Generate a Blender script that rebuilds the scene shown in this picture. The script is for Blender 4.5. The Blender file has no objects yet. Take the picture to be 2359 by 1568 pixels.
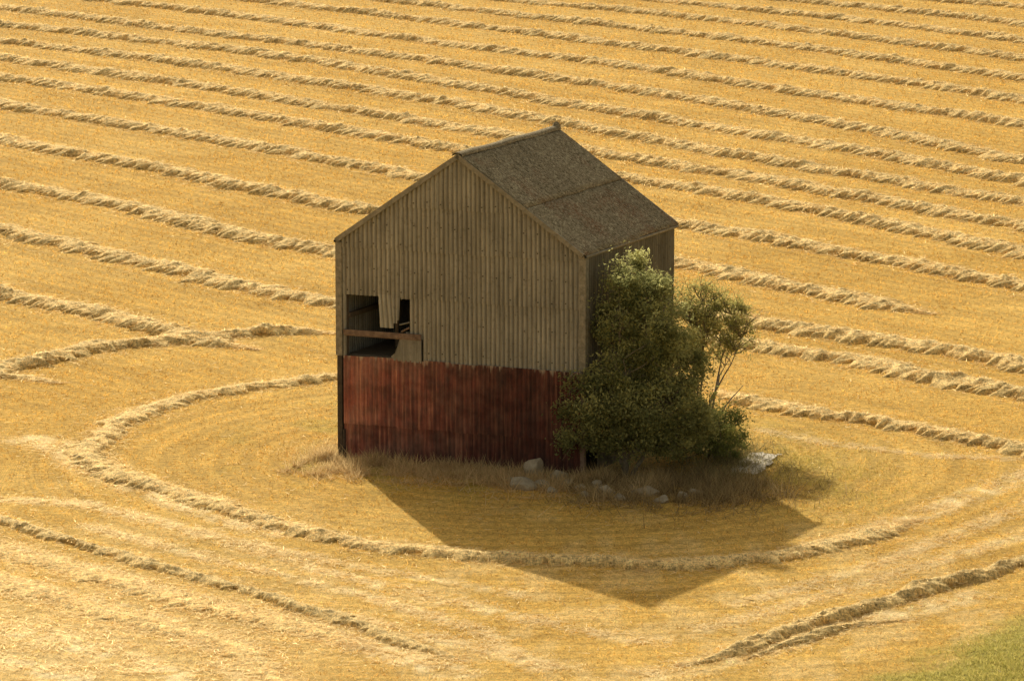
import bpy, bmesh, math, numpy as np
from mathutils import Vector
rng = np.random.default_rng(7)
scene = bpy.context.scene
COL = scene.collection

# ------------------------------------------------------------- camera
TH = math.radians(9.5); FP = 10400.0; CH = 25.35
cam_d = bpy.data.cameras.new("camera"); cam = bpy.data.objects.new("camera", cam_d)
COL.objects.link(cam); scene.camera = cam
cam.location = (0, 0, CH); cam.rotation_euler = (math.radians(90) - TH, 0, 0)
cam_d.sensor_width = 36; cam_d.lens = 36 * FP / 2359.0
cam_d.clip_start = 1; cam_d.clip_end = 8000

def G(px, py):
    """survey: field position (m) of a spot measured on the photograph"""
    u = (px - 1179.5) / FP; v = (784 - py) / FP
    dz = -math.sin(TH) + v * math.cos(TH); dy = math.cos(TH) + v * math.sin(TH)
    t = CH / -dz
    return np.array([u * t, dy * t])

# ------------------------------------------------------------- light
w = bpy.data.worlds.new("World"); scene.world = w; w.use_nodes = True
nt = w.node_tree; bg = nt.nodes["Background"]
sky = nt.nodes.new("ShaderNodeTexSky"); sky.sky_type = 'NISHITA'; sky.sun_disc = False
sky.sun_elevation = math.radians(26); sky.sun_rotation = math.radians(-15.4)
sky.dust_density = 3.0; sky.air_density = 1.0
hsv = nt.nodes.new("ShaderNodeHueSaturation"); hsv.inputs['Saturation'].default_value = 0.4
mul = nt.nodes.new("ShaderNodeMixRGB"); mul.blend_type = 'MULTIPLY'; mul.inputs[0].default_value = 1
mul.inputs[2].default_value = (1.0, 0.92, 0.75, 1)
nt.links.new(sky.outputs[0], hsv.inputs['Color']); nt.links.new(hsv.outputs[0], mul.inputs[1])
nt.links.new(mul.outputs[0], bg.inputs[0]); bg.inputs[1].default_value = 0.135
sd = bpy.data.lights.new("sun", 'SUN'); sd.energy = 4.6; sd.angle = math.radians(0.5); sd.color = (1, 0.95, 0.82)
so = bpy.data.objects.new("sun", sd); COL.objects.link(so)
so.rotation_euler = Vector((.543, -1.974, -1.0)).to_track_quat('-Z', 'Y').to_euler(); so.location = (-20, 200, 60)
scene.view_settings.view_transform = 'Standard'; scene.view_settings.look = 'None'; scene.view_settings.exposure = 0

# ------------------------------------------------------------- helpers
def hsh(ix, iy, s=0):
    v = np.sin(ix * 127.1 + iy * 311.7 + s * 74.7) * 43758.5453
    return v - np.floor(v)
def vn(x, y, s=0):
    x = np.asarray(x, float); y = np.asarray(y, float)
    ix = np.floor(x); iy = np.floor(y); fx = x - ix; fy = y - iy
    fx = fx * fx * (3 - 2 * fx); fy = fy * fy * (3 - 2 * fy)
    return (hsh(ix, iy, s) * (1 - fx) + hsh(ix + 1, iy, s) * fx) * (1 - fy) + (hsh(ix, iy + 1, s) * (1 - fx) + hsh(ix + 1, iy + 1, s) * fx) * fy
def fbm(x, y, s=0, o=4):
    a = 0; t = 0; k = 1.0
    for i in range(o):
        a = a + k * vn(x * 2 ** i + 13.7 * i, y * 2 ** i, s + i); t += k; k *= .55
    return a / t
def sstep(a, b, x):
    t = np.clip((x - a) / (b - a), 0, 1); return t * t * (3 - 2 * t)

def mk(name, V, faces, mat, col=None, attrs=None, parent=None, smooth=False, mats=None, smooths=None):
    """faces: list of (n,k) arrays; mats/smooths optionally give one value per array"""
    me = bpy.data.meshes.new(name)
    V = np.asarray(V, np.float32).reshape(-1, 3)
    faces = [np.asarray(f, np.int32) for f in faces if len(f)]
    me.vertices.add(len(V)); me.vertices.foreach_set("co", V.ravel())
    li = np.concatenate([f.ravel() for f in faces]).astype(np.int32)
    tot = np.concatenate([np.full(len(f), f.shape[1], np.int32) for f in faces])
    st = np.concatenate([[0], np.cumsum(tot)[:-1]]).astype(np.int32)
    me.loops.add(len(li)); me.loops.foreach_set("vertex_index", li)
    me.polygons.add(len(tot)); me.polygons.foreach_set("loop_start", st)
    me.polygons.foreach_set("loop_total", tot)
    sm = np.full(len(tot), smooth, dtype=bool) if smooths is None else np.concatenate([np.full(len(f), s, dtype=bool) for f, s in zip(faces, smooths)])
    me.polygons.foreach_set("use_smooth", sm)
    me.materials.append(mat)
    if mats:
        for m_ in mats: me.materials.append(m_)
        me.polygons.foreach_set("material_index", np.concatenate([np.full(len(f), i, np.int32) for i, f in enumerate(faces)]))
    me.update(calc_edges=True)
    if col is not None:
        a = me.attributes.new("col", 'FLOAT_COLOR', 'POINT')
        c = np.ones((len(V), 4), np.float32); c[:, :3] = col; a.data.foreach_set("color", c.ravel())
    for k, v in (attrs or {}).items():
        a = me.attributes.new(k, 'FLOAT', 'POINT'); a.data.foreach_set("value", np.asarray(v, np.float32))
    ob = bpy.data.objects.new(name, me); COL.objects.link(ob)
    if parent is not None: ob.parent = parent
    return ob
def empty(name, loc, rz=0):
    e = bpy.data.objects.new(name, None); e.location = loc; e.rotation_euler = (0, 0, rz)
    e.empty_display_size = 0.5; COL.objects.link(e); return e
def tag(o, label, cat, group=None):
    o["label"] = label; o["category"] = cat
    if group: o["group"] = group

class MB:
    def __init__(s): s.V = []; s.F3 = []; s.F4 = []; s.n = 0; s.A = []
    def add(s, V, F, a=0.5):
        V = np.asarray(V, float).reshape(-1, 3); F = np.asarray(F, int)
        (s.F4 if F.shape[1] == 4 else s.F3).append(F + s.n); s.V.append(V); s.A.append(np.full(len(V), a)); s.n += len(V)
    def box(s, c, d, a=0.5):
        c = np.array(c, float); d = np.array(d, float) / 2
        v = np.array([[x, y, z] for x in (-1, 1) for y in (-1, 1) for z in (-1, 1)]) * d + c
        s.add(v, [[0, 1, 3, 2], [4, 6, 7, 5], [0, 4, 5, 1], [2, 3, 7, 6], [0, 2, 6, 4], [1, 5, 7, 3]], a)
    def tube(s, P, R, n=7, a=0.5):
        P = np.asarray(P, float); m = len(P); V = []
        for i in range(m):
            t = P[min(i + 1, m - 1)] - P[max(i - 1, 0)]; t = t / (np.linalg.norm(t) + 1e-9)
            u = np.cross(t, [0.31, 0.95, 0.05]); u /= np.linalg.norm(u) + 1e-9; v = np.cross(t, u)
            for k in range(n):
                an = 2 * math.pi * k / n; V.append(P[i] + R[i] * (math.cos(an) * u + math.sin(an) * v))
        F = [[i * n + k, i * n + (k + 1) % n, (i + 1) * n + (k + 1) % n, (i + 1) * n + k] for i in range(m - 1) for k in range(n)]
        s.add(V, F, a)
    def build(s, name, mat, parent=None, smooth=False, attr=None):
        F = [np.concatenate(x) for x in (s.F3, s.F4) if x]
        return mk(name, np.concatenate(s.V), F, mat, parent=parent, smooth=smooth, attrs={'var': np.concatenate(s.A)})

# ------------------------------------------------------------- materials
def newmat(name):
    m = bpy.data.materials.new(name); m.use_nodes = True; t = m.node_tree; t.nodes.clear()
    return m, t, t.nodes.new("ShaderNodeOutputMaterial")
def blade_mat(name, trans=0.35, gloss=0.0, gcol=(1, .86, .58), gr=.5):
    m, t, out = newmat(name)
    a = t.nodes.new("ShaderNodeAttribute"); a.attribute_name = "col"
    d = t.nodes.new("ShaderNodeBsdfDiffuse"); tr = t.nodes.new("ShaderNodeBsdfTranslucent")
    mx = t.nodes.new("ShaderNodeMixShader"); mx.inputs[0].default_value = trans
    L = t.links.new
    L(a.outputs['Color'], d.inputs[0]); L(a.outputs['Color'], tr.inputs[0])
    L(d.outputs[0], mx.inputs[1]); L(tr.outputs[0], mx.inputs[2]); last = mx.outputs[0]
    if gloss > 0:
        g = t.nodes.new("ShaderNodeBsdfGlossy"); g.inputs['Roughness'].default_value = gr; g.inputs['Color'].default_value = (*gcol, 1)
        mg = t.nodes.new("ShaderNodeMixShader"); mg.inputs[0].default_value = gloss
        L(last, mg.inputs[1]); L(g.outputs[0], mg.inputs[2]); last = mg.outputs[0]
    L(last, out.inputs[0])
    return m
M_straw = blade_mat("straw_stalks", .35, .10, (1, .76, .38), .5); M_stub = blade_mat("stubble", .45); M_leaf = blade_mat("foliage", .5); M_dry = blade_mat("dry_grass", .4)

def N(t, kind, **kw):
    n = t.nodes.new(kind)
    for k, v in kw.items(): setattr(n, k, v)
    return n
def noise(t, vec, scale, detail=6, rough=.6, mapscale=None):
    n = N(t, "ShaderNodeTexNoise"); n.inputs['Scale'].default_value = scale; n.inputs['Detail'].default_value = detail; n.inputs['Roughness'].default_value = rough
    if mapscale:
        mp = N(t, "ShaderNodeMapping"); mp.inputs['Scale'].default_value = mapscale
        t.links.new(vec, mp.inputs[0]); t.links.new(mp.outputs[0], n.inputs['Vector'])
    else: t.links.new(vec, n.inputs['Vector'])
    return n.outputs['Fac']
def ramp(t, fac, stops):
    r = N(t, "ShaderNodeValToRGB"); e = r.color_ramp.elements
    while len(e) < len(stops): e.new(0.5)
    for i, (p, c) in enumerate(stops):
        e[i].position = p; e[i].color = (c[0], c[1], c[2], 1) if hasattr(c, '__len__') else (c, c, c, 1)
    t.links.new(fac, r.inputs[0]); return r.outputs[0]
def mixc(t, fac, a, b, mode='MIX'):
    m = N(t, "ShaderNodeMixRGB"); m.blend_type = mode
    for i, x in ((0, fac), (1, a), (2, b)):
        if hasattr(x, 'is_linked') or hasattr(x, 'links'): t.links.new(x, m.inputs[i])
        elif i == 0: m.inputs[0].default_value = x
        else: m.inputs[i].default_value = (*x, 1)
    return m.outputs[0]
def finish(t, out, colr, bumpf=None, bs=.4, bd=.02, rough=.85, spec=.2):
    p = N(t, "ShaderNodeBsdfPrincipled"); p.inputs['Roughness'].default_value = rough; p.inputs['Specular IOR Level'].default_value = spec
    t.links.new(colr, p.inputs['Base Color'])
    if bumpf is not None:
        b = N(t, "ShaderNodeBump"); b.inputs['Strength'].default_value = bs; b.inputs['Distance'].default_value = bd
        t.links.new(bumpf, b.inputs['Height']); t.links.new(b.outputs[0], p.inputs['Normal'])
    t.links.new(p.outputs[0], out.inputs[0])
def sinw(t, fac, per, phase=math.pi / 2):
    mm = N(t, "ShaderNodeMath", operation='MULTIPLY_ADD'); mm.inputs[1].default_value = 2 * math.pi / per; mm.inputs[2].default_value = phase
    t.links.new(fac, mm.inputs[0]); sn = N(t, "ShaderNodeMath", operation='SINE'); t.links.new(mm.outputs[0], sn.inputs[0])
    h = N(t, "ShaderNodeMath", operation='MULTIPLY_ADD'); h.inputs[1].default_value = .5; h.inputs[2].default_value = .5
    t.links.new(sn.outputs[0], h.inputs[0]); return h.outputs[0]

# ground
M_ground, t, out = newmat("stubble_ground")
at = N(t, "ShaderNodeAttribute"); at.attribute_name = "col"
rc = N(t, "ShaderNodeAttribute"); rc.attribute_name = "rc"
tc = N(t, "ShaderNodeTexCoord").outputs['Object']
f1 = noise(t, tc, 5.0, 8, .75); f2 = noise(t, tc, .55, 5, .6); f3 = noise(t, tc, 22, 3, .7)
c = mixc(t, 1.0, at.outputs['Color'], ramp(t, f1, [(.3, .5), (.5, 1.0), (.68, 1.45)]), 'MULTIPLY')
c = mixc(t, 1.0, c, ramp(t, f2, [(.3, .9), (.7, 1.1)]), 'MULTIPLY')
c = mixc(t, 1.0, c, ramp(t, f3, [(.35, .6), (.65, 1.4)]), 'MULTIPLY')
c = mixc(t, 1.0, c, ramp(t, sinw(t, rc.outputs['Fac'], .8), [(0, .88), (1, 1.06)]), 'MULTIPLY')
finish(t, out, c, f1, .5, .05, .95, .03)

# windrow heap
M_heap, t, out = newmat("straw_heap")
at = N(t, "ShaderNodeAttribute"); at.attribute_name = "col"
tc = N(t, "ShaderNodeTexCoord").outputs['Object']
h1 = noise(t, tc, 1.0, 5, .8, (22, 6, 9)); h2 = noise(t, tc, 1.0, 5, .8, (7, 22, 9)); h3 = noise(t, tc, 5.0, 5, .75)
c = mixc(t, 1.0, at.outputs['Color'], ramp(t, h1, [(.36, .52), (.5, 1.0), (.62, 1.4)]), 'MULTIPLY')
c = mixc(t, 1.0, c, ramp(t, h2, [(.36, .62), (.52, 1.04), (.62, 1.35)]), 'MULTIPLY')
c = mixc(t, 1.0, c, ramp(t, h3, [(.38, .5), (.47, 1.0), (.66, 1.12)]), 'MULTIPLY')
finish(t, out, c, h3, .25, .04, .9, .03)

PER = .145
def sheet_mat(name, cols, lich, rough=.9, rib=True):
    m, t, out = newmat(name)
    tc = N(t, "ShaderNodeTexCoord").outputs['Object']
    va = N(t, "ShaderNodeAttribute"); va.attribute_name = "var"
    s1 = noise(t, tc, 1.0, 7, .65, (7, 7, .5)); s2 = noise(t, tc, 9.0, 6, .7); s3 = noise(t, tc, .9, 4, .6)
    s4 = noise(t, tc, 1.0, 3, .6, (22, 22, 1.2))
    c = ramp(t, s1, [(.3, cols[0]), (.5, cols[1]), (.7, cols[2])])
    c = mixc(t, ramp(t, s2, [(.54, 0), (.68, .6)]), c, lich)
    c = mixc(t, 1.0, c, ramp(t, s3, [(.3, .82), (.7, 1.1)]), 'MULTIPLY')
    c = mixc(t, 1.0, c, ramp(t, s4, [(.3, .84), (.7, 1.12)]), 'MULTIPLY')
    if rib:  # shade between the ribs, painted into the sheet colour
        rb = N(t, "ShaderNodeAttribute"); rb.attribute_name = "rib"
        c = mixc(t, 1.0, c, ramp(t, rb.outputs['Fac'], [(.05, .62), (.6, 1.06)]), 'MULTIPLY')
    c = mixc(t, 1.0, c, ramp(t, va.outputs['Fac'], [(0, .95), (1, 1.04)]), 'MULTIPLY')
    finish(t, out, c, s2, .35, .012, rough, .1)
    return m
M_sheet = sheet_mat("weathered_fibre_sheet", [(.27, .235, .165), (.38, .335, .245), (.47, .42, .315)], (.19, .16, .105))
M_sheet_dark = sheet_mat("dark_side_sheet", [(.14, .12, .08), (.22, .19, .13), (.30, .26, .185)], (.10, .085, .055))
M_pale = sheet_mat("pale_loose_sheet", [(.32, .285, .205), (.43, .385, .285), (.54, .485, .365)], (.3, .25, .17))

# rusty red iron
M_rust, t, out = newmat("rusty_red_iron")
tc = N(t, "ShaderNodeTexCoord").outputs['Object']
sx = N(t, "ShaderNodeSeparateXYZ"); t.links.new(tc, sx.inputs[0])
s1 = noise(t, tc, 1.0, 8, .65, (4.5, 4.5, .35)); s2 = noise(t, tc, 3.0, 7, .7, (1, 1, .5)); s3 = noise(t, tc, 1.0, 5, .6, (6, 6, .7)); s4 = noise(t, tc, .9, 5, .6); s5 = noise(t, tc, 1.0, 5, .6, (14, 14, .5)); s6 = noise(t, tc, 2.2, 6, .65)
c = ramp(t, s1, [(.28, (.062, .028, .020)), (.45, (.12, .040, .027)), (.6, (.175, .058, .037)), (.76, (.31, .15, .09))])
c = mixc(t, ramp(t, s2, [(.40, .6), (.56, 0)]), c, (.066, .040, .030))
c = mixc(t, ramp(t, s4, [(.46, 0), (.64, .5)]), c, (.17, .088, .058))
c = mixc(t, ramp(t, s5, [(.53, 0), (.68, .65)]), c, (.31, .14, .08))
c = mixc(t, 1.0, c, ramp(t, s6, [(.35, .7), (.65, 1.3)]), 'MULTIPLY')
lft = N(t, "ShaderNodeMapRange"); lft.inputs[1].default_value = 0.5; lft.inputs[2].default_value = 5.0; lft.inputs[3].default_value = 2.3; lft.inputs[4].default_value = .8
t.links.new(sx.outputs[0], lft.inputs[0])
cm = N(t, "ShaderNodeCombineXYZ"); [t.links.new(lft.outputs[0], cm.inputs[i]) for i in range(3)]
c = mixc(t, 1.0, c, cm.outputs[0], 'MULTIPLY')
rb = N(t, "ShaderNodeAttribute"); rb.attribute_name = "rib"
c = mixc(t, 1.0, c, ramp(t, rb.outputs['Fac'], [(.1, .82), (.6, 1.04)]), 'MULTIPLY')  # rib valleys darkened in the colour too, as painted shade
va = N(t, "ShaderNodeAttribute"); va.attribute_name = "var"
c = mixc(t, 1.0, c, ramp(t, va.outputs['Fac'], [(0, .78), (1, 1.14)]), 'MULTIPLY')
ad = N(t, "ShaderNodeMath", operation='MULTIPLY_ADD'); t.links.new(s3, ad.inputs[0]); ad.inputs[1].default_value = 1.3; t.links.new(sx.outputs[2], ad.inputs[2])
pk = N(t, "ShaderNodeMapRange"); t.links.new(ad.outputs[0], pk.inputs[0]); pk.inputs[1].default_value = 3.66; pk.inputs[2].default_value = 3.80; pk.inputs[3].default_value = 0; pk.inputs[4].default_value = .8
c = mixc(t, pk.outputs[0], c, (.46, .36, .25))
finish(t, out, c, s2, .3, .012, .8, .15)

# roof
M_roof, t, out = newmat("mossy_roof_sheet")
tc = N(t, "ShaderNodeTexCoord").outputs['Object']; va = N(t, "ShaderNodeAttribute"); va.attribute_name = "var"
r1 = noise(t, tc, 9, 8, .8); r2 = noise(t, tc, .6, 5, .65); r3 = noise(t, tc, 16, 5, .8); r4 = noise(t, tc, 30, 3, .8)
c = ramp(t, r1, [(.34, (.115, .088, .05)), (.46, (.27, .212, .125)), (.56, (.41, .33, .20)), (.68, (.68, .57, .37))])
c = mixc(t, 1.0, c, ramp(t, r4, [(.35, .5), (.65, 1.45)]), 'MULTIPLY')
sr = N(t, "ShaderNodeSeparateXYZ"); t.links.new(tc, sr.inputs[0])
low = N(t, "ShaderNodeMapRange"); t.links.new(sr.outputs[2], low.inputs[0]); low.inputs[1].default_value = 8.6; low.inputs[2].default_value = 7.4; low.inputs[3].default_value = -.1; low.inputs[4].default_value = .02
rr = N(t, "ShaderNodeMath", operation='ADD'); t.links.new(r2, rr.inputs[0]); t.links.new(low.outputs[0], rr.inputs[1])
red = mixc(t, 1.0, ramp(t, rr.outputs[0], [(.49, 0), (.6, .8)]), ramp(t, r3, [(.46, 0), (.56, .75)]), 'MULTIPLY')
c = mixc(t, red, c, (.25, .09, .04))
c = mixc(t, 1.0, c, ramp(t, va.outputs['Fac'], [(0, .94), (1, 1.08)]), 'MULTIPLY')
finish(t, out, c, r1, .8, .04, .95, .02)

def simple(name, a, b, sc=6, ms=None, bs=.4):
    m, t, out = newmat(name); tc = N(t, "ShaderNodeTexCoord").outputs['Object']
    n = noise(t, tc, sc, 7, .7, ms); finish(t, out, ramp(t, n, [(.3, a), (.7, b)]), n, bs, .02)
    return m
M_wood = simple("weathered_timber", (.12, .085, .05), (.26, .19, .115), 5, (6, 6, .6))
M_trim = simple("grey_trim", (.17, .145, .095), (.39, .335, .235), 8)
M_rail = simple("rusty_rail", (.12, .075, .05), (.30, .205, .14), 7)
M_stone = simple("field_stone", (.27, .21, .13), (.50, .41, .27), 5, None, .8)
M_bark = simple("bark", (.12, .095, .06), (.30, .25, .165), 12, None, .8)
M_scrap = simple("pale_scrap", (.40, .32, .21), (.85, .74, .55), 9)
M_dark = simple("tarred_timber", (.04, .03, .02), (.12, .09, .06), 6)
M_plant = simple("interior_floor", (.08, .06, .04), (.14, .1, .06), 3)

# ------------------------------------------------------------- barn frame
PHI = math.radians(24)
FL = np.array([-5.06, 130.8]); XH = np.array([math.cos(PHI), -math.sin(PHI)]); YH = np.array([math.sin(PHI), math.cos(PHI)])
BW, BD, HE, HR = 7.8, 6.85, 6.46, 9.10
def toL(x, y):
    dx = x - FL[0]; dy = y - FL[1]; return dx * XH[0] + dy * XH[1], dx * YH[0] + dy * YH[1]
def toW(lx, ly): return FL[0] + lx * XH[0] + ly * YH[0], FL[1] + lx * XH[1] + ly * YH[1]

# ------------------------------------------------------------- field colour
RC = np.array([.6, 130.5])
def polydist(x, y, pts):
    d = np.full(np.shape(x), 1e9)
    for a, b in zip(pts[:-1], pts[1:]):
        ab = b - a; tt = np.clip(((x - a[0]) * ab[0] + (y - a[1]) * ab[1]) / (ab @ ab), 0, 1)
        d = np.minimum(d, np.hypot(x - a[0] - tt * ab[0], y - a[1] - tt * ab[1]))
    return d
PP = lambda L: [G(*p) for p in L]
pale_paths = [(PP([(-100, 1235), (200, 1315), (500, 1395), (760, 1460), (1050, 1550)]), .6, 1.3),
              (PP([(-100, 1320), (300, 1415), (520, 1485), (620, 1600)]), .7, 1.3),
              (PP([(-100, 1425), (150, 1475), (400, 1560)]), .7, 1.1),
              (PP([(-100, 1510), (100, 1540), (250, 1580)]), .7, 1.0),
              (PP([(60, 1010), (140, 1030), (190, 1060), (300, 1110), (430, 1160), (640, 1225)]), .7, 1.0),
              (PP([(0, 1150), (200, 1160), (420, 1215), (800, 1330), (1100, 1400), (1500, 1480)]), .4, .8),
              (PP([(200, 1210), (500, 1290), (800, 1360), (1100, 1450), (1250, 1540)]), .3, .8),
              (PP([(560, 1250), (800, 1300), (1200, 1370)]), .3, .7),
              (PP([(700, 1400), (1000, 1470), (1300, 1540)]), .4, .8),
              (PP([(1400, 1580), (1700, 1510), (1900, 1450), (2250, 1370)]), .6, .8),
              (PP([(1500, 1480), (1800, 1400), (2100, 1310), (2400, 1220)]), .4, .6),
              (PP([(1950, 1240), (2150, 1175), (2400, 1080)]), .5, .9),
              (PP([(2400, 1150), (2200, 1230), (2050, 1290), (1850, 1350), (1700, 1390)]), .35, .6),
              (PP([(1750, 990), (1900, 1020), (2150, 1050), (2400, 1060)]), .3, .6)]
def rcoord(x, y):
    r = np.hypot(x - RC[0], y - RC[1]); far = x * .81 + y * .59
    m = sstep(14.5, 17, r) * sstep(128, 142, y + np.abs(x) * .4)
    return r * (1 - m) + far * m
def colfun(x, y):
    x = np.asarray(x, float); y = np.asarray(y, float)
    n = fbm(x / 6, y / 6, 3)[..., None]; n2 = fbm(x / 1.3, y / 1.3, 9)[..., None]
    gold = np.array([.595, .35, .072]); gold2 = np.array([.665, .412, .102]); pale = np.array([.95, .73, .38])
    c = gold + (gold2 - gold) * np.clip((n - .3) * 2, 0, 1)
    rcx = rcoord(x, y)
    c = c * (.88 + .24 * n2) * (1 + .16 * (vn(rcx / .7, rcx * 0, 71) - .5))[..., None]
    p = np.zeros(np.shape(x))
    for pts, wd, am in pale_paths:
        p = np.maximum(p, am * (1 - sstep(wd * .2, wd * 1.6, polydist(x, y, pts))))
    p = p * (.12 + .85 * sstep(.38, .62, fbm(x / .35, y / .7, 21)))
    p = np.maximum(p, .22 * sstep(.5, .62, fbm(x / .8, y / 2, 31)) * (1 - sstep(112, 130, y)))
    bl = G(150, 1500); p = np.maximum(p, .35 * np.exp(-((x - bl[0]) ** 2 / 40 + (y - bl[1]) ** 2 / 50)) * (.5 + fbm(x / .5, y, 15)))
    c = c + (pale - c) * np.clip(p, 0, 1)[..., None]
    lx, ly = toL(x, y)
    db = np.hypot(np.maximum(np.maximum(-lx, lx - BW), 0), np.maximum(np.maximum(-ly, ly - BD), 0))
    gr = .4 * sstep(.45, .62, fbm(x / 1.2, y / 2, 41)) * (1 - sstep(1.5, 6, db))
    g1 = G(1850, 1090); gr = np.maximum(gr, .4 * np.exp(-((x - g1[0]) ** 2 / 4 + (y - g1[1]) ** 2 / 30)) * sstep(.3, .6, fbm(x, y / 2, 5)))
    dirt = (1 - sstep(.3, 2.2, db + 1.2 * (n2[..., 0] - .5)))
    c = c + (np.array([.50, .35, .16]) - c) * (dirt * .7)[..., None]
    a = G(1960, 1580); b = G(2380, 1420); ab = b - a; nn = np.array([ab[1], -ab[0]]) / np.linalg.norm(ab)
    sdist = (x - a[0]) * nn[0] + (y - a[1]) * nn[1] + 2.4 * (fbm(x / .9, y / .9, 51) - .5)
    corner = sstep(-.9, 1.2, sdist) * (y < 110)
    gr = np.maximum(gr, corner * .8)
    c = c + (np.array([.37, .34, .08]) - c) * gr[..., None]
    return np.clip(c, 0, .96)

def axis(lo, hi, step, ext):
    a = np.arange(lo, hi + step, step); k = []; v = hi; s = step
    while v < ext[1]: s *= 1.5; v += s; k.append(v)
    m = []; v = lo; s = step
    while v > ext[0]: s *= 1.5; v -= s; m.append(v)
    return np.concatenate([m[::-1], a, k])
xs = axis(-38, 38, .2, (-2500, 2500)); ys = axis(76, 300, .3, (-500, 5500))
X, Y = np.meshgrid(xs, ys); nx, ny = len(xs), len(ys)
idx = np.arange(nx * ny).reshape(ny, nx)
F = np.stack([idx[:-1, :-1], idx[:-1, 1:], idx[1:, 1:], idx[1:, :-1]], -1).reshape(-1, 4)
gx, gy = X.ravel(), Y.ravel()
g = mk("ground", np.stack([gx, gy, np.zeros_like(gx)], 1), [F], M_ground, col=colfun(gx, gy), attrs={'rc': rcoord(gx, gy)})
g["kind"] = "structure"; tag(g, "golden harvested stubble field with pale straw patches", "field")

# ------------------------------------------------------------- blades
def blades(P, D, L, Wd, C, bend=0.0, flat=0.0):
    """flat>0: the broad side of each stalk tends to lie level, as fallen straw does"""
    n = len(P); r = rng.normal(size=(n, 3))
    if flat > 0: r = r * (1 - flat) + np.array([0, 0, 1.0]) * flat * 1.6
    s = np.cross(D, r); s /= np.linalg.norm(s, axis=1)[:, None] + 1e-9
    a = P - s * (Wd / 2)[:, None]; b = P + s * (Wd / 2)[:, None]; tip = P + D * L[:, None]; tip[:, 2] -= bend * L
    V = np.stack([a, b, tip], 1).reshape(-1, 3); F = np.arange(3 * n).reshape(n, 3)
    return V, F, np.repeat(C, 3, axis=0)
def rdir(n, zlo, zhi):
    an = rng.uniform(0, 2 * math.pi, n); e = rng.uniform(zlo, zhi, n); h = np.sqrt(np.clip(1 - e * e, 0, 1))
    return np.stack([np.cos(an) * h, np.sin(an) * h, e], 1)

# stubble
n = 420000
u = rng.uniform(0, 1, n); yy = 80 * (290 / 80) ** (u ** .9); xx = rng.uniform(-1, 1, n) * (.1134 * yy + 5)
keep = (vn(xx / .3, yy / .3, 2) * .6 + vn(xx / 1.1, yy / 1.1, 8) * .4 + .18 * np.cos(2 * math.pi * rcoord(xx, yy) / .8)) > rng.uniform(.1, .75, n)
lx, ly = toL(xx, yy); keep &= ~((lx > -.1) & (lx < BW + .1) & (ly > -.1) & (ly < BD + .1))
xx, yy = xx[keep], yy[keep]; n = len(xx); sc = np.clip(yy / 125, .8, 2)
C = colfun(xx, yy); k = rng.uniform(.65, 1.65, n)[:, None]; C = np.clip(C * k + .02, 0, .96)
D = rdir(n, .3, 1.0); P = np.stack([xx, yy, np.zeros(n)], 1)
V, F, C = blades(P, D, rng.uniform(.05, .14, n) * sc ** .6, rng.uniform(.016, .032, n) * sc, C)
o = mk("stubble", V, [F], M_stub, col=C); o["kind"] = "stuff"; tag(o, "short golden cereal stubble covering the field", "stubble")

# loose pale straw where it lies scattered
P = []
for pts, wd, am in pale_paths:
    for a, b in zip(pts[:-1], pts[1:]):
        m = int(np.linalg.norm(b - a) * 200 * am); tt = rng.uniform(0, 1, m)
        q = a + (b - a) * tt[:, None] + rng.normal(size=(m, 2)) * wd * .7; P.append(q)
bl = G(150, 1500); P.append(np.stack([rng.normal(bl[0], 4, 8000), rng.normal(bl[1], 5, 8000)], 1))
P.append(np.stack([rng.uniform(-18, 18, 9000), rng.uniform(84, 150, 9000)], 1))
P = np.concatenate(P); pk = sstep(.3, .6, fbm(P[:, 0] / .8, P[:, 1] / 1.2, 61)) > rng.uniform(0, 1, len(P)) * .9
P = P[pk]; P = P[~inside_foot(P)] if 'inside_foot' in globals() else P
lx, ly = toL(P[:, 0], P[:, 1]); P = P[~((lx > -.4) & (lx < BW + .4) & (ly > -.4) & (ly < BD + .4))]
n = len(P); P = np.column_stack([P, rng.uniform(.01, .05, n)])
C = np.array([.96, .78, .44]) * rng.uniform(.65, 1.0, n)[:, None]
V, F, C = blades(P, rdir(n, -.04, .10), rng.uniform(.12, .4, n), rng.uniform(.012, .03, n), C, flat=.82)
V[:, 2] = np.maximum(V[:, 2], .006)
o = mk("scattered_straw", V, [F], M_straw, col=C); o["kind"] = "stuff"; tag(o, "pale loose straw scattered over the stubble", "straw")

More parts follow.
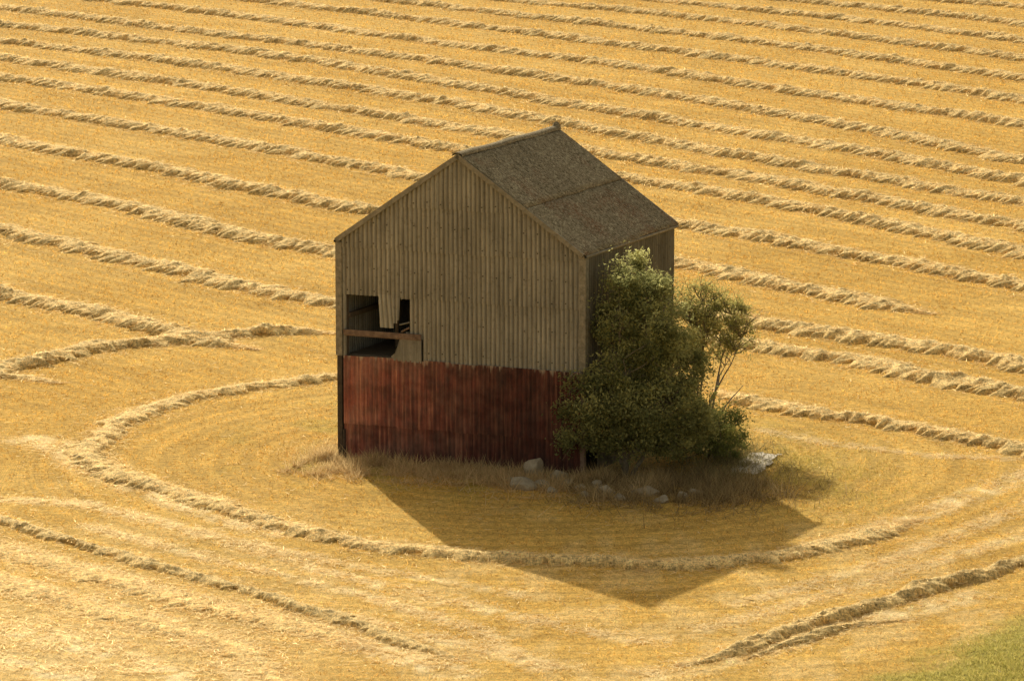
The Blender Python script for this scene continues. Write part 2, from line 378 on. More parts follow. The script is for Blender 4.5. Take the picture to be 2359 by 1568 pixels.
# ------------------------------------------------------------- windrows
def spline(P, step):
    P = np.asarray(P); Q = np.vstack([2 * P[0] - P[1], P, 2 * P[-1] - P[-2]]); out = []
    for i in range(1, len(Q) - 2):
        m = max(2, int(np.linalg.norm(Q[i + 1] - Q[i]) / step)); t = np.linspace(0, 1, m, endpoint=False)[:, None]
        out.append(.5 * (2 * Q[i] + (Q[i + 1] - Q[i - 1]) * t + (2 * Q[i - 1] - 5 * Q[i] + 4 * Q[i + 1] - Q[i + 2]) * t ** 2 + (3 * Q[i] - Q[i - 1] - 3 * Q[i + 1] + Q[i + 2]) * t ** 3))
    out.append(P[-1:]); return np.vstack(out)
wr_i = 0
def windrow(px, wd=1.5, h=.30, dens=120, ext=(1, 1), label=None, tone=1.0):
    global wr_i; wr_i += 1; sd = wr_i * 17.3
    P = PP(px); P = np.array(P)
    if ext[0]: d = P[0] - P[1]; P = np.vstack([P[0] + d / np.linalg.norm(d) * 6, P])
    if ext[1]: d = P[-1] - P[-2]; P = np.vstack([P, P[-1] + d / np.linalg.norm(d) * 6])
    S = spline(P, .14)
    L = np.concatenate([[0], np.cumsum(np.linalg.norm(np.diff(S, axis=0), axis=1))])
    si = np.arange(0, L[-1], .08); S = np.stack([np.interp(si, L, S[:, 0]), np.interp(si, L, S[:, 1])], 1)
    T = np.gradient(S, axis=0); T /= np.linalg.norm(T, axis=1)[:, None]; Nn = np.stack([-T[:, 1], T[:, 0]], 1)
    S = S + Nn * ((fbm(si / 2.2, si * 0, sd) - .5) * .7)[:, None]
    m = len(si); endt = np.clip(np.minimum(si, si[-1] - si) / 2.5, 0.02, 1) ** .8
    K = np.linspace(-1, 1, 17)
    wl = wd / 2 * (.5 + .95 * fbm(si / .9, si * 0 + 4, sd + 2)) * endt
    hl = h * (.5 + .8 * fbm(si / 1.5, si * 0 + 9, sd + 5)) * endt
    hz = lambda s_i, k, q: np.clip(1 - k * k, 0, 1) ** .9 * q * (.35 + 1.3 * fbm(s_i / .38 + k * .8, k * 2.2, sd + 7, 3))
    SS, KK = np.meshgrid(si, K, indexing='ij')
    z = hz(SS, KK, hl[:, None])
    edge = (vn(SS / .15, np.sign(KK) * 3 + 9, sd + 1) - .5) * .8 * np.abs(KK) ** 2 * wd / 1.4
    off = KK * wl[:, None] + np.sign(KK) * edge * endt[:, None]
    bx = S[:, None, 0] + Nn[:, None, 0] * off; by = S[:, None, 1] + Nn[:, None, 1] * off
    V0 = np.stack([bx, by, z - .012 * (np.abs(KK) > .99)], -1).reshape(-1, 3); V0[:, 2] += .008; I = np.arange(m * 17).reshape(m, 17)
    F0 = np.stack([I[:-1, :-1], I[:-1, 1:], I[1:, 1:], I[1:, :-1]], -1).reshape(-1, 4)
    tn = fbm(bx / .3, by / .3, 3).reshape(-1, 1)
    ed = (np.abs(KK) ** 2.0).reshape(-1, 1)      # skirts thin out into the stubble
    C0 = np.array([.90, .645, .27]) * (.66 + .6 * tn) * tone
    C0 = np.clip(C0 * (1 - .6 * ed) + np.array([.62, .37, .085]) * .6 * ed, 0, .97)
    dist = S[:, 1].mean(); sc = np.clip(dist / 125, .85, 1.7)
    n = int(si[-1] * dens * wd / sc)
    q = rng.integers(0, m, n); k = np.clip(rng.normal(0, 1.0, n), -3, 3)
    kk = np.clip(k, -1, 1); zi = hz(si[q], kk, hl[q])
    pos = S[q] + Nn[q] * (k * wl[q])[:, None] + rng.normal(size=(n, 2)) * .07
    P3 = np.column_stack([pos, np.maximum(zi + .012, .018)])
    D = rdir(n, -.08, .24)
    C = np.array([.95, .72, .355]) * rng.uniform(.66, 1.0, n)[:, None] * tone
    Vb, Fb, Cb = blades(P3, D, rng.uniform(.12, .38, n) * sc ** .5, rng.uniform(.010, .023, n) * sc, np.clip(C, 0, .97), flat=.68)
    Vb[:, 2] = np.maximum(Vb[:, 2], .008)
    V = np.vstack([V0, Vb]); C = np.vstack([C0, Cb])
    org = np.array([S[m // 2, 0], S[m // 2, 1], 0])
    o = mk("straw_windrow", V - org, [Fb + len(V0), F0], M_straw, col=C, mats=[M_heap], smooths=[False, True]); o.location = org
    tag(o, label or "long lumpy ridge of pale cut straw on golden stubble", "straw windrow", "rows of cut straw across the field")

far_rows = [
 [(0, 676), (100, 697), (300, 742), (440, 778), (585, 808)],
 [(0, 532), (150, 565), (300, 600), (450, 635), (560, 662), (700, 690), (800, 705), (1100, 735), (1500, 770), (1700, 792), (1850, 815), (2000, 836), (2100, 865), (2250, 890), (2359, 912)],
 [(0, 428), (200, 460), (400, 505), (600, 552), (775, 583), (1200, 660), (1560, 715), (1700, 737), (1900, 770), (2100, 797), (2359, 842)],
 [(0, 322), (200, 360), (400, 398), (600, 440), (850, 487), (1200, 545), (1560, 607), (1800, 660), (2000, 697), (2160, 724)],
 [(0, 242), (250, 282), (500, 325), (700, 360), (960, 408), (1300, 470), (1560, 515), (1800, 557), (2000, 592), (2200, 630), (2359, 662)],
 [(0, 180), (300, 222), (600, 270), (850, 312), (1050, 347), (1470, 417), (1700, 452), (2000, 510), (2359, 587)],
 [(0, 135), (300, 177), (600, 222), (900, 270), (1150, 310), (1400, 358), (1700, 405), (2000, 458), (2359, 524)],
 [(0, 97), (400, 143), (700, 187), (1000, 232), (1300, 285), (1600, 340), (1900, 393), (2359, 468)],
 [(0, 58), (300, 90), (600, 125), (900, 170), (1200, 222), (1500, 272), (1900, 335), (2359, 420)],
 [(0, 18), (400, 68), (800, 116), (1200, 170), (1600, 230), (2000, 300), (2359, 372)],
 [(150, -8), (600, 45), (1000, 98), (1400, 148), (1800, 208), (2359, 290)],
 [(500, -8), (900, 38), (1300, 88), (1700, 138), (2000, 178), (2359, 232)],
 [(800, -8), (1300, 48), (1700, 92), (2000, 132), (2359, 182)],
 [(1050, -10), (1500, 32), (1900, 76), (2359, 137)],
 [(1400, -10), (1800, 30), (2100, 62), (2359, 96)],
 [(1700, -10), (2000, 18), (2359, 56)],
 [(2000, -12), (2359, 18)]]
for i, r in enumerate(far_rows):
    windrow(r, 1.5, .235, 210, ext=(1, 0 if i in (0, 3) else 1))
windrow([(0, 857), (100, 832), (200, 806), (320, 795), (440, 785), (560, 772), (650, 765), (780, 770)], 1.3, .22, 220, (1, 0), "crooked ridge of cut straw joining two rows beside the barn")
windrow([(0, 868), (60, 872), (150, 882)], 1.0, .14, 200, (1, 0), "short low heap of cut straw on the stubble")
windrow([(1640, 898), (1750, 930), (1900, 960), (2000, 972), (2130, 990), (2250, 1015), (2380, 1040)], 1.2, .19, 220, (0, 1), "curved ridge of cut straw circling behind the barn")
ring = [(900, 855), (770, 870), (650, 885), (540, 900), (430, 921), (340, 948), (270, 982), (215, 1022), (205, 1052), (265, 1092), (400, 1132), (500, 1167), (620, 1203), (760, 1238), (850, 1252), (950, 1267), (1130, 1283), (1300, 1292), (1500, 1300), (1650, 1296), (1800, 1287), (1900, 1262), (2000, 1235), (2120, 1198)]
windrow(ring, 1.0, .15, 240, (0, 0), "curved ridge of cut straw looping around the barn")
windrow([(0, 1200), (120, 1237), (300, 1290), (450, 1330), (600, 1370), (700, 1398), (820, 1442), (1000, 1500), (1080, 1522)], .6, .13, 180, (1, 0), "low broken ridge of straw on pale stubble", .9)
windrow([(2359, 1300), (2250, 1325), (2150, 1350), (2050, 1385), (1900, 1430), (1800, 1468), (1650, 1510), (1550, 1532)], .75, .19, 200, (1, 0), "dark edged ridge of straw curving across stubble", .92)
windrow([(2080, 1425), (1990, 1440), (1900, 1462), (1820, 1480), (1700, 1520)], .5, .12, 170, (0, 0), "low broken ridge of straw on pale stubble", .9)
windrow([(0, 1262), (200, 1322), (450, 1392), (700, 1452), (860, 1500)], 1.0, .06, 300, (1, 0), "low bright ridge of bleached straw on stubble", 1.05)
windrow([(0, 1345), (200, 1395), (400, 1450), (560, 1500), (640, 1568)], 1.0, .06, 300, (1, 1), "low bright ridge of bleached straw on stubble", 1.05)

# ------------------------------------------------------------- BARN
barn = empty("barn", (FL[0], FL[1], 0), -PHI)
tag(barn, "abandoned tall barn of grey corrugated sheets over rusty red iron walls", "barn")
RIB = {}
def corr(mb, t0, t1, levels, frame, off=0.0, amp=.03, top=None, hole=None, var=.5, warp=None):
    ts = np.linspace(t0, t1, max(2, int(round((t1 - t0) / (PER / 8))) + 1)); zs = np.array(levels, float)
    Tm, Zm = np.meshgrid(ts, zs, indexing='ij')
    if top is not None: Zm = np.minimum(Zm, top(Tm))
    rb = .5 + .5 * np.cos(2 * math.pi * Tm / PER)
    O = off + amp * (2 * rb - 1)
    if warp is not None: O = O + warp(Tm, Zm)
    V = frame(Tm, Zm, O).reshape(-1, 3); nz = len(zs); I = np.arange(len(ts) * nz).reshape(len(ts), nz)
    F = np.stack([I[:-1, :-1], I[1:, :-1], I[1:, 1:], I[:-1, 1:]], -1)
    tcn = (ts[:-1] + ts[1:])[:, None] / 2 + 0 * zs[None, :-1]; zc = (Zm[:-1, :-1] + Zm[:-1, 1:] + Zm[1:, :-1] + Zm[1:, 1:]) / 4
    hgt = (Zm[:-1, 1:] - Zm[:-1, :-1]) + (Zm[1:, 1:] - Zm[1:, :-1])
    ok = hgt > 1e-4
    if hole is not None: ok &= ~hole(tcn, zc)
    F = F[ok]
    if len(F):
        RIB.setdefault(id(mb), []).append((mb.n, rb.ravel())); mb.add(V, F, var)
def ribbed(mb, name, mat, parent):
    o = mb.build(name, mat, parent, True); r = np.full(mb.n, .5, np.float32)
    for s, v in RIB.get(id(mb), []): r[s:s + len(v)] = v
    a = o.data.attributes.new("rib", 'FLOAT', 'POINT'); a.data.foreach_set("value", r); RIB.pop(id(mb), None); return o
fr_front = lambda t, z, o: np.stack([t, -o, z], -1)
fr_back = lambda t, z, o: np.stack([t, BD + o, z], -1)
fr_left = lambda t, z, o: np.stack([-o, t, z], -1)
fr_right = lambda t, z, o: np.stack([BW + o, t, z], -1)
rooft = lambda t: HE + (HR - HE) * (1 - np.abs(t - BW / 2) / (BW / 2)) - .02
SW = PER * 7
keepmb = []
mb = MB(); keepmb.append(mb)
def hole_front(t, z):
    h = (t > .22) & (t < 2.68) & (z < 3.66)
    h |= (t > .22) & (t < 1.36) & (z < 4.88)
    h |= (t > 1.36) & (t < 1.99) & (z < 4.80)
    h |= (t >= 1.99) & (t < 2.29) & (z < 4.82) & (z > 3.86)
    h |= (t > 1.6) & (t < 2.15) & (z < 4.05) & (z > 3.66)
    return h
courses = [(2.98, 4.92, .0), (4.86, 6.32, .03), (6.26, 7.6, .06), (7.54, 9.2, .09)]
for ci, (a, b, off) in enumerate(courses):
    t0 = 0.0; j = 0
    while t0 < BW - .01:
        t1 = min(t0 + SW, BW); dz = rng.uniform(-.015, .015)
        if ci == 0: lv = [2.98 + dz * 1.5, 3.15, 3.4, 3.66, 3.86, 4.05, 4.4, 4.8, 4.82, 4.88, 4.92]
        else: lv = list(np.linspace(a + dz, b, 7))
        rise = rooft(np.array([t0, (t0 + t1) / 2, t1])).max()
        if lv[0] < rise:
            tw = rng.uniform(-.006, .006)
            corr(mb, t0, t1, lv, fr_front, off + (j % 2) * .004, .026, rooft, hole_front if ci == 0 else None, rng.uniform(0, 1), lambda T, Z, w=tw, q=t0: w * np.sin((T - q) * 3))
        t0 = t1; j += 1
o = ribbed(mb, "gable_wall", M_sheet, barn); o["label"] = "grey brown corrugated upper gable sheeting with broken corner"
mb = MB()
for zb, ob in ((3.3, .03), (4.15, .03), (5.0, .06), (5.65, .06), (6.42, .09), (7.0, .09), (7.7, .12)):
    for i in range(2, int(BW / PER), 3):
        tb_ = i * PER
        if zb > rooft(tb_) - .15 or hole_front(np.array(tb_), np.array(zb)) and zb < 4.9: continue
        if rng.random() < .25: continue
        mb.box((tb_, -ob, zb + rng.uniform(-.03, .03)), (.03, .025, .035))
ob_ = mb.build("bolt_heads", M_dark, barn); ob_["kind"] = "stuff"
mb = MB(); keepmb.append(mb); j = 0; t0 = .15
while t0 < BW - .06:
    t1 = min(t0 + PER * 6, BW - .05); dz = rng.uniform(-.02, .02)
    corr(mb, t0, t1, np.linspace(1.02 + dz, 3.05 + dz, 6), fr_front, .05 + (j % 2) * .006, .016, None, None, rng.uniform(.45, 1))
    corr(mb, t0, t1, np.linspace(0.0, 1.08 + dz, 4), fr_front, .018 + (j % 2) * .006, .016, None, None, rng.uniform(0, .5), lambda T, Z, q=j: .02 * np.sin(T * 2.2 + q) * (1 - Z / 1.1))
    t0 = t1; j += 1
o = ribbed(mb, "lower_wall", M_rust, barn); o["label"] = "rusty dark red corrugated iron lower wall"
def sidewall(name, frame, length, mat, top, gable):
    mb = MB(); keepmb.append(mb)
    for ci, (a, b, off) in enumerate([(0, 1.7, 0), (1.64, 3.2, .014), (3.14, 4.8, .028), (4.74, 6.48, .042)] + ([(6.36, 9.2, .056)] if gable else [])):
        t0 = 0
        while t0 < length - .01:
            t1 = min(t0 + SW, length)
            hole = None
            if frame is fr_right and ci == 0 and t0 < .1: hole = lambda t, z: (t > .15) & (z < 1.2)
            corr(mb, t0, t1, np.linspace(a, b, 5), frame, off - .04, .025, top, hole, rng.uniform(0, 1)); t0 = t1
    return ribbed(mb, name, mat, barn)
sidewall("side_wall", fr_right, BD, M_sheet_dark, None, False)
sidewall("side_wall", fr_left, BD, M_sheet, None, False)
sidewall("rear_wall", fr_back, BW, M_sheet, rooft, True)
mb = MB(); mb.box((BW / 2, BD / 2, .02), (BW - .2, BD - .2, .04)); mb.build("floor", M_plant, barn)
mb = MB()
for x, y in ((.12, .14), (BW - .12, .14), (.12, BD - .14), (BW - .12, BD - .14), (BW / 2, BD - .14), (2.75, .16), (5.3, .16)):
    mb.box((x, y, 3.1), (.16, .16, 6.2))
for y in (.16, BD / 2, BD - .16):
    mb.box((BW / 2, y, 6.28), (BW - .1, .14, .2))
mb.box((BW / 2, .3, 4.98), (BW - .2, .1, .12)); mb.box((.2, BD / 2, 4.2), (.1, BD - .4, .14)); mb.box((BW / 2, BD / 2, 3.0), (BW - .3, BD - .6, .08))
mb.tube([(1.1, 1.6, 3.1), (1.05, 1.6, 6.2)], [.07, .07], 4)
mb.build("frame", M_wood, barn)
mb = MB(); mb.box((1.42, -.075, 3.75), (2.5, .05, .15)); mb.box((1.42, -.04, 3.66), (2.5, .05, .04)); mb.build("rail", M_rail, barn)
mb = MB(); keepmb.append(mb)
corr(mb, 1.26, 1.70, list(np.linspace(3.87, 4.93, 13)), lambda t, z, o: np.stack([t + .10 * (4.95 - z), -o, z], -1), .045, .022, None, lambda t, z: (z < 3.90 + .06 * vn(t / .1, t * 0, 4)) | (t < 1.26 + .05 * vn(z / .15, z * 0, 6)), .9, lambda T, Z: .05 * (4.93 - Z))
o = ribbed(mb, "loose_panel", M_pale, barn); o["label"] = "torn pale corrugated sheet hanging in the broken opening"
mb = MB(); keepmb.append(mb)
corr(mb, 1.70, 1.98, list(np.linspace(4.02, 4.93, 11)), lambda t, z, o: np.stack([1.70 + (t - 1.70) * (1 - .4 * (4.93 - z)) + .10 * (4.95 - z), -o, z], -1), .045, .022, None, lambda t, z: z < 4.05 + .2 * vn(t / .06, t * 0, 9), .5, lambda T, Z: .07 * (4.93 - Z))
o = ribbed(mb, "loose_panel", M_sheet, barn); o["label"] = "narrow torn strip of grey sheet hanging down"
mb = MB()
pv = np.array([[1.74, -.06, 3.0], [2.67, -.06, 2.98], [2.67, -.06, 3.64], [1.97, -.06, 3.64], [1.93, -.06, 3.42], [1.86, -.06, 3.25], [1.70, -.06, 3.12]])
pv2 = pv + [0, .03, 0]
mb.add(np.vstack([pv, pv2]), [[0, 1, 2, 3], [0, 3, 4, 5], [8, 7, 10, 9], [7, 12, 11, 10], [1, 8, 9, 2], [2, 9, 10, 3], [3, 10, 11, 4], [4, 11, 12, 5]], .7)
mb.F3.append(np.array([[0, 5, 6]]))
o = mb.build("loose_panel", M_pale, barn); o["label"] = "pale flat board patched into the broken opening"
mb = MB(); mb.tube([(1.96, -.03, 4.06), (2.3, -.03, 4.16)], [.022, .022], 4); mb.build("batten", M_pale, barn)
mb = MB(); mb.tube([(2.02, -.04, 3.86), (2.28, -.03, 4.0)], [.03, .03], 4); mb.build("batten", M_rail, barn)
mb = MB(); mb.box((.02, -.065, 4.72), (.2, .07, 3.36)); o = mb.build("corner_trim", M_trim, barn)
mb = MB(); mb.box((.035, -.03, 1.52), (.15, .13, 3.04)); mb.box((.16, -.055, .42), (.06, .1, .84)); mb.build("corner_post", M_dark, barn)
mb = MB()
zz = np.linspace(3.1, 6.40, 14)
P0 = []
for z in zz: P0 += [(BW - .11 - .04 * rng.random(), -.072, z), (BW + .075, -.072, z), (BW + .075, .14 + .06 * rng.random(), z)]
F0 = []
for i in range(13): F0 += [[3 * i, 3 * i + 1, 3 * i + 4, 3 * i + 3], [3 * i + 1, 3 * i + 2, 3 * i + 5, 3 * i + 4]]
mb.add(P0, F0); mb.build("corner_trim", M_trim, barn)
mb = MB(); mb.box((BW - .01, -.02, 1.5), (.13, .13, 3.0)); o = mb.build("corner_post", M_rail, barn)
# roof
OV = .07
sl = math.hypot(BW / 2, HR - HE); ca, sa = (BW / 2) / sl, (HR - HE) / sl
def roof_side(sgn):
    mb = MB()
    for (a, b, off) in ((-.02, 2.55, .075), (2.45, sl + OV, .05)):
        y0 = -.14
        while y0 < BD + .09:
            y1 = min(y0 + SW, BD + .10); ddz = rng.uniform(-.02, .02)
            def fr(t, u, o):
                return np.stack([BW / 2 + sgn * (u * ca + o * sa), t, HR - u * sa + o * ca], -1)
            corr(mb, y0, y1, np.linspace(a, b + ddz, 12), fr, off + rng.uniform(0, .008), .014, None, None, rng.uniform(0, 1), lambda T, Z: .03 * (fbm(T * 1.5, Z * 1.5, 3) - .5))
            y0 = y1
    return mb
roof = roof_side(1).build("roof", M_roof, barn, True); roof["label"] = "mossy grey roof sheets with rust red lichen patches"
m2 = roof_side(-1).build("roof", M_roof, barn, True); RIB.clear()
for r_ in (roof, m2):
    md = r_.modifiers.new("thick", 'SOLIDIFY'); md.thickness = .015; md.offset = -1
mb = MB()
ysr = np.linspace(-.2, BD + .14, 16); V = []
for y in ysr:
    wob = .012 * math.sin(y * 2.1)
    for k in range(9):
        an = math.pi * k / 8; V.append((BW / 2 - .17 * math.cos(an), y, HR + .03 + .11 * math.sin(an) + wob))
F0 = [[i * 9 + k, i * 9 + k + 1, (i + 1) * 9 + k + 1, (i + 1) * 9 + k] for i in range(15) for k in range(8)]
mb.add(V, F0)
mb.tube([(BW / 2 + .03, BD + .06, HR + .0), (BW / 2 + .03, BD + .06, HR + .14), (BW / 2, BD + .08, HR + .24)], [.14, .13, .07], 7)
mb.build("ridge_cap", M_roof, roof, True)
def board(p, q, th, dp, name, par, mat):
    mb = MB(); p = np.array(p, float); q = np.array(q, float); d = (q - p) / np.linalg.norm(q - p); nrm = np.cross(d, [0, 1, 0]); nrm /= np.linalg.norm(nrm)
    if nrm[2] < 0: nrm = -nrm
    V = []
    for s in (p, q):
        for a in (0, 1):
            for b in (0, 1): V.append(s + np.array([0, th, 0]) * a - nrm * dp * b)
    mb.add(V, [[0, 1, 3, 2], [4, 6, 7, 5], [0, 4, 5, 1], [2, 3, 7, 6], [0, 2, 6, 4], [1, 5, 7, 3]]); return mb.build(name, mat, par)
for yv in (-.19, BD + .105):
    for sgn in (1, -1):
        board((BW / 2, yv, HR + .10), (BW / 2 + sgn * (sl + OV + .01) * ca, yv, HR + .10 - (sl + OV + .01) * sa), .045, .14, "bargeboard", roof, M_trim)
for sgn in (1, -1):
    ex = BW / 2 + sgn * (sl + OV - .02) * ca; ez = HR - (sl + OV - .02) * sa
    mb = MB(); mb.box((ex - sgn * .02, BD / 2, ez - .03), (.04, BD + .18, .11)); mb.tube([(ex + sgn * .045, -.12, ez - .01), (ex + sgn * .045, BD + .09, ez - .02)], [.04, .04], 8)
    mb.build("gutter", M_trim, roof)

# ------------------------------------------------------------- plants
def inside_barn(P):
    lx, ly = toL(P[:, 0], P[:, 1]); zr = HE + (HR - HE) * (1 - np.abs(lx - BW / 2) / (BW / 2))
    return (lx > -.1) & (lx < BW + .12) & (ly > -.12) & (ly < BD + .1) & (P[:, 2] < zr + .2)
def leaves(P, size, C):
    n = len(P); d = rng.normal(size=(n, 3)); d /= np.linalg.norm(d, axis=1)[:, None]
    r = rng.normal(size=(n, 3)); s = np.cross(d, r); s /= np.linalg.norm(s, axis=1)[:, None]
    L = (size * rng.uniform(.6, 1.3, n))[:, None]
    V = np.stack([P - d * L, P + s * L * .42, P + d * L, P - s * L * .42], 1).reshape(-1, 3)
    return V, np.arange(4 * n).reshape(n, 4), np.repeat(C, 4, axis=0)
def tree(name, base, env, nclump, per, lsize, crad, cdark, clight, stems, rad, label, cat, twig=1.0):
    base = np.array([base[0], base[1], 0.]); e = empty(name, base); tag(e, label, cat)
    env = np.array(env, float); vol = (env[:, 3] * env[:, 4] * env[:, 5]) ** .8; pick = rng.choice(len(env), nclump, p=vol / vol.sum())
    d = rng.normal(size=(nclump, 3)); d /= np.linalg.norm(d, axis=1)[:, None]; r = rng.uniform(.3, 1.2, nclump) ** .5
    Cc = env[pick, :3] + d * r[:, None] * env[pick, 3:6]; Cc[:, 2] = np.maximum(Cc[:, 2], .25)
    ok = ~inside_barn(Cc + base); Cc = Cc[ok]
    mb = MB(); pts = []
    for (sx_, sy, sz) in stems:
        tpt = np.array([sx_, sy, sz], float); m = 9; tt = np.linspace(0, 1, m)[:, None]
        st = rng.normal(size=3) * .12; st[2] = 0
        Pth = st + (tpt - st) * tt; Pth[:, :2] *= (.35 + .65 * tt ** .8); Pth += np.cumsum(rng.normal(size=(m, 3)) * .06, 0) * [1, 1, .3]; Pth[0, 2] = -.05
        Rr = rad * (1 - .82 * tt[:, 0]); mb.tube(Pth, Rr, 7); pts += [(Pth[i], Rr[i]) for i in range(2, m)]
    pp = np.array([p for p, _ in pts]); pr = np.array([q for _, q in pts])
    for c in Cc:
        dd = np.linalg.norm((pp - c) * [1, 1, 1.3] + [0, 0, .5], axis=1) + 5 * (pp[:, 2] > c[2]); i = dd.argmin()
        if rng.random() > twig: continue
        q = pp[i]; mid = (q + c) / 2 + rng.normal(size=3) * .08 + [0, 0, -.06]
        mb.tube([q, mid, c], [min(pr[i] * .55, .035), .016, .007], 5)
        for _ in range(3):
            en = c + rng.normal(size=3) * crad * .7; mb.tube([mid * .4 + c * .6, en], [.010, .004], 4)
    mb.build("trunk", M_bark, e, True)
    P = []; K = []
    for c in Cc:
        k = max(5, int(per * rng.uniform(.3, 1.7))); rr = crad * rng.uniform(.5, 1.4)
        v = rng.normal(size=(k, 3)) * .5
        v = v * rr * np.array([1, 1, .85]) * rng.uniform(.75, 1.3, 3)
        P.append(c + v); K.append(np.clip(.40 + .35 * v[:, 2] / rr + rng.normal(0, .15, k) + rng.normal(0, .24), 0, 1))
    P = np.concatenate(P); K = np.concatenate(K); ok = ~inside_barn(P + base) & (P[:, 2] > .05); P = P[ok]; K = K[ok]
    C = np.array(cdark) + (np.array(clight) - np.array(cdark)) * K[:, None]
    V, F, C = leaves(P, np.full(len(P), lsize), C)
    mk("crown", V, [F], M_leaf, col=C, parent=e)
    return e
tb = G(1445, 1098)
tree("shrub_tree", tb, [(-.05, .1, 5.7, .5, .7, .85), (.6, .4, 5.3, .6, .8, .7), (-.3, -.1, 4.5, .7, .8, .9), (.7, 0, 4.2, .95, .9, .9), (.2, 0, 3.1, 1.2, 1.0, .9), (1.3, .3, 3.2, .85, .9, .8),
     (-.8, -.2, 2.3, 1.0, .8, .8), (.6, -.2, 2.0, 1.5, 1.0, .8), (-1.4, -.3, 1.65, .6, .6, .65), (1.5, .2, 1.3, 1.0, .9, .65), (.4, -.3, 1.15, 1.0, .6, .5), (-.7, -.3, 1.2, .5, .5, .4)],
     400, 180, .056, .36, (.17, .18, .065), (.60, .57, .23), [(-.2, .1, 5.6), (.5, .3, 4.9), (.9, .2, 3.4), (-.9, -.2, 2.4), (1.1, -.2, 2.2), (-.1, -.4, 3.6)], .08,
     "tall dense olive green shrub crowding the barn corner", "tree", .5)
tb2 = G(1622, 1005)
tree("shrub_tree", tb2, [(-.1, 0, 4.15, .85, .8, .5), (.45, 0, 3.7, .95, .9, .55), (-.4, 0, 3.4, .8, .8, .65), (.95, 0, 3.1, .6, .5, .45), (.1, 0, 2.9, .7, .6, .45), (-.5, 0, 2.3, .55, .6, .6)],
     185, 78, .042, .28, (.24, .23, .07), (.66, .58, .21), [(.0, 0, 4.1), (.6, .1, 3.6), (-.45, -.1, 3.5), (1.1, -.1, 3.0), (.8, .1, 2.4), (1.1, 0, 1.6)], .045,
     "sparse yellow green small tree with bare branches beside barn", "tree", .95)
tb3 = G(1640, 1062)
tree("bush", tb3, [(.1, 0, 1.0, .8, .8, .7), (-.6, 0, .9, .8, .6, .7), (.5, -.1, .55, .6, .6, .5), (-.1, 0, 1.6, .6, .4, .4), (-.9, -.3, .6, .6, .5, .5)],
     105, 135, .047, .3, (.18, .20, .06), (.58, .58, .19), [(.1, 0, 1.3), (-.4, 0, 1.0), (.5, 0, .9)], .04,
     "low bright green bush growing beside the taller shrub", "bush", .7)

def grass(name, P, hlo, hhi, wd, ca_, cb_, label, zlo=.6, mat=None):
    n = len(P); ok = ~inside_barn(np.column_stack([P, np.zeros(n)])); P = P[ok]; n = len(P)
    k = rng.uniform(0, 1, n)[:, None]; C = np.array(ca_) + (np.array(cb_) - np.array(ca_)) * k
    hs = .35 + 1.3 * fbm(P[:, 0] / .45, P[:, 1] / .45, 88)
    V, F, C = blades(np.column_stack([P, np.zeros(n)]), rdir(n, zlo, 1), rng.uniform(hlo, hhi, n) * hs, np.full(n, wd) * rng.uniform(.6, 1.4, n), C, .12)
    V[:, 2] = np.maximum(V[:, 2], 0)
    o = mk(name, V, [F], mat or M_dry, col=C); o["kind"] = "stuff"; tag(o, label, "grass")
def clumpy(P, s, lo=.35):
    return P[fbm(P[:, 0] / s, P[:, 1] / s, 77) > rng.uniform(lo, .65, len(P))]
lx = rng.uniform(-.6, 10.5, 48000); ly = -np.abs(rng.normal(0, 1.3, 48000)) - .05; x, y = toW(lx, ly); A = clumpy(np.column_stack([x, y]), .5, .38)
grass("dry_grass", A, .08, .62, .022, (.46, .32, .14), (.96, .73, .38), "tall dry grass along the rusty wall base", .1)
lx = -np.abs(rng.normal(0, 1.1, 9000)) - .05; ly = rng.uniform(-1.5, 7, 9000); x, y = toW(lx, ly); A = clumpy(np.column_stack([x, y]), .6)
grass("dry_grass", A, .06, .28, .022, (.7, .50, .16), (.95, .74, .36), "pale dry grass around the barn corner", .2)
c1 = G(1560, 1128); A = np.column_stack([rng.normal(c1[0], 1.6, 22000), rng.normal(c1[1], 1.4, 22000)]); A = clumpy(A, .4, .3)
grass("bramble", A, .15, .75, .018, (.13, .095, .04), (.60, .43, .2), "tangled dry brambles under the shrub", .15)
c1 = G(1680, 1070); A = np.column_stack([rng.normal(c1[0], .7, 10000), rng.normal(c1[1], 1.6, 10000)]); A = clumpy(A, .4, .3)
grass("bramble", A, .15, .6, .018, (.12, .11, .05), (.48, .39, .16), "dark tangled undergrowth beside the bush", .2)
c1 = G(1830, 1100); A = np.column_stack([rng.normal(c1[0], 1.6, 9000), rng.normal(c1[1], 3.5, 9000)]); A = clumpy(A, .7, .35)
grass("green_grass", A, .05, .16, .02, (.42, .36, .08), (.85, .62, .2), "short green regrowth on stubble beside the barn")
a = G(2330, 1560); A = np.column_stack([rng.normal(a[0], 2.0, 22000), rng.normal(a[1], 3.0, 22000)])
p0 = G(1975, 1580); p1 = G(2380, 1425); ab = p1 - p0; nn = np.array([ab[1], -ab[0]]) / np.linalg.norm(ab)
sdv = (A - p0) @ nn + 2.4 * (fbm(A[:, 0] / .9, A[:, 1] / .9, 51) - .5); A = A[sdv > rng.uniform(-.5, 1.2, len(A))]
grass("green_grass", A, .05, .16, .02, (.36, .34, .08), (.82, .68, .22), "green grass verge at the edge of the stubble")

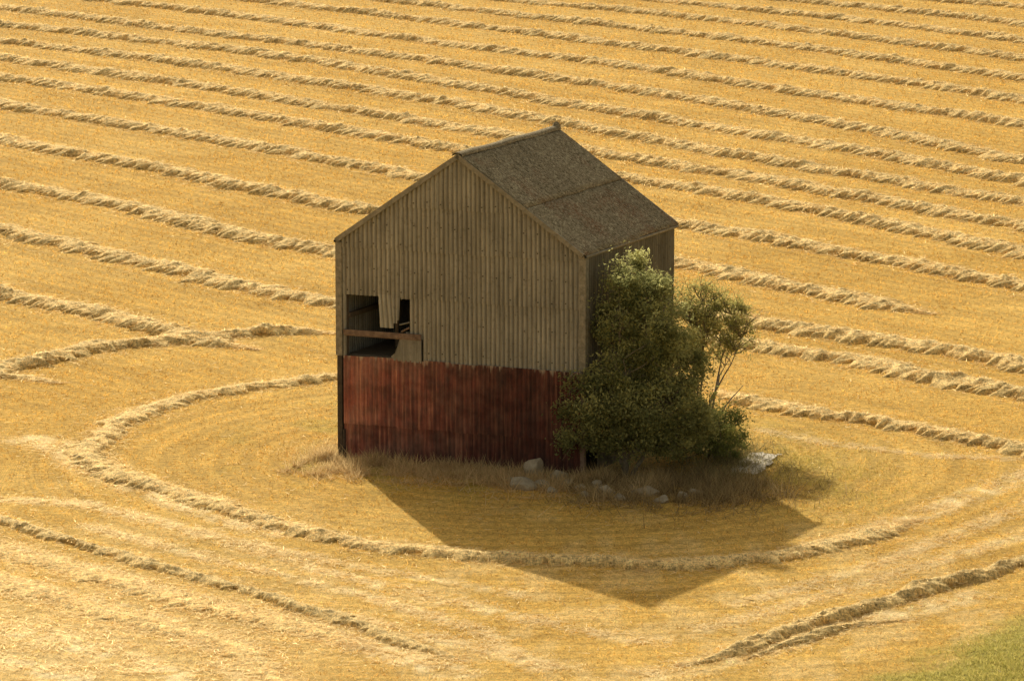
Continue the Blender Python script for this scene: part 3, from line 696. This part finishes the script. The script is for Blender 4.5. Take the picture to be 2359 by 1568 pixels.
# stones
def stone(px, py, sx, sy, sz, rz, label, seed):
    c = G(px, py)
    bm = bmesh.new(); bmesh.ops.create_icosphere(bm, subdivisions=3, radius=1)
    r2 = np.random.default_rng(seed); pl = r2.normal(size=(11, 3)); pl /= np.linalg.norm(pl, axis=1)[:, None]; dd = r2.uniform(.55, .85, 11)
    for v in bm.verts:
        p = np.array(v.co)
        for nrm_, d_ in zip(pl, dd):
            k = p @ nrm_ - d_
            if k > 0: p = p - nrm_ * k
        p = p * (1 + .06 * (hsh(v.index, seed) - .5))
        v.co = (p[0] * sx / 1.6, p[1] * sy / 1.6, p[2] * sz / 1.6 + sz * .2)
    me = bpy.data.meshes.new("stone"); bm.to_mesh(me); bm.free(); me.materials.append(M_stone)
    o = bpy.data.objects.new("stone", me); COL.objects.link(o); o.location = (c[0], c[1], 0); o.rotation_euler = (0, .1, rz)
    tag(o, label, "stone", "stones lying at the barn foot")
stone(1228, 1100, .58, .5, .80, .4, "upright rounded boulder against the rusty wall", 3)
stone(1200, 1125, .75, .6, .42, -.3, "flat grey stone lying in dry grass", 5)
stone(1283, 1106, .65, .5, .40, .8, "broken angular stone beside the wall foot", 8)
stone(1395, 1138, .5, .45, .40, 1.1, "weathered stone below the shrub", 14)
stone(1485, 1140, .7, .5, .40, .1, "low pale stone among brambles", 17)
for i, (px_, py_, s_) in enumerate([(1252, 1120, .38), (1335, 1128, .3), (1270, 1133, .26), (1305, 1116, .3), (1430, 1150, .3), (1525, 1156, .36), (1570, 1146, .3), (1175, 1108, .26), (1375, 1120, .3), (1455, 1130, .3), (1600, 1140, .34), (1350, 1142, .26)]):
    stone(px_, py_, s_ * 1.25, s_, s_ * .75, i * 1.3, "small broken rubble stone in the dry grass", 30 + i)
c = G(1740, 1070); e = MB()
vv = []
for i in range(14):
    for j in range(9):
        vv.append(((i / 13 - .5) * .85 + .06 * rng.normal(), (j / 8 - .5) * 3.0 + .15 * rng.normal(), .05 + .012 * math.sin(i * 2.2) + .02 * rng.random()))
e.add(vv, [[i * 9 + j, (i + 1) * 9 + j, (i + 1) * 9 + j + 1, i * 9 + j + 1] for i in range(13) for j in range(8)])
o = e.build("metal_sheet_scrap", M_scrap); o.location = (c[0], c[1], 0); o.rotation_euler = (0, 0, -.25)
md = o.modifiers.new("t", 'SOLIDIFY'); md.thickness = .02; md.offset = -1
tag(o, "pale crumpled sheet scrap lying on grass beside bush", "scrap sheet")
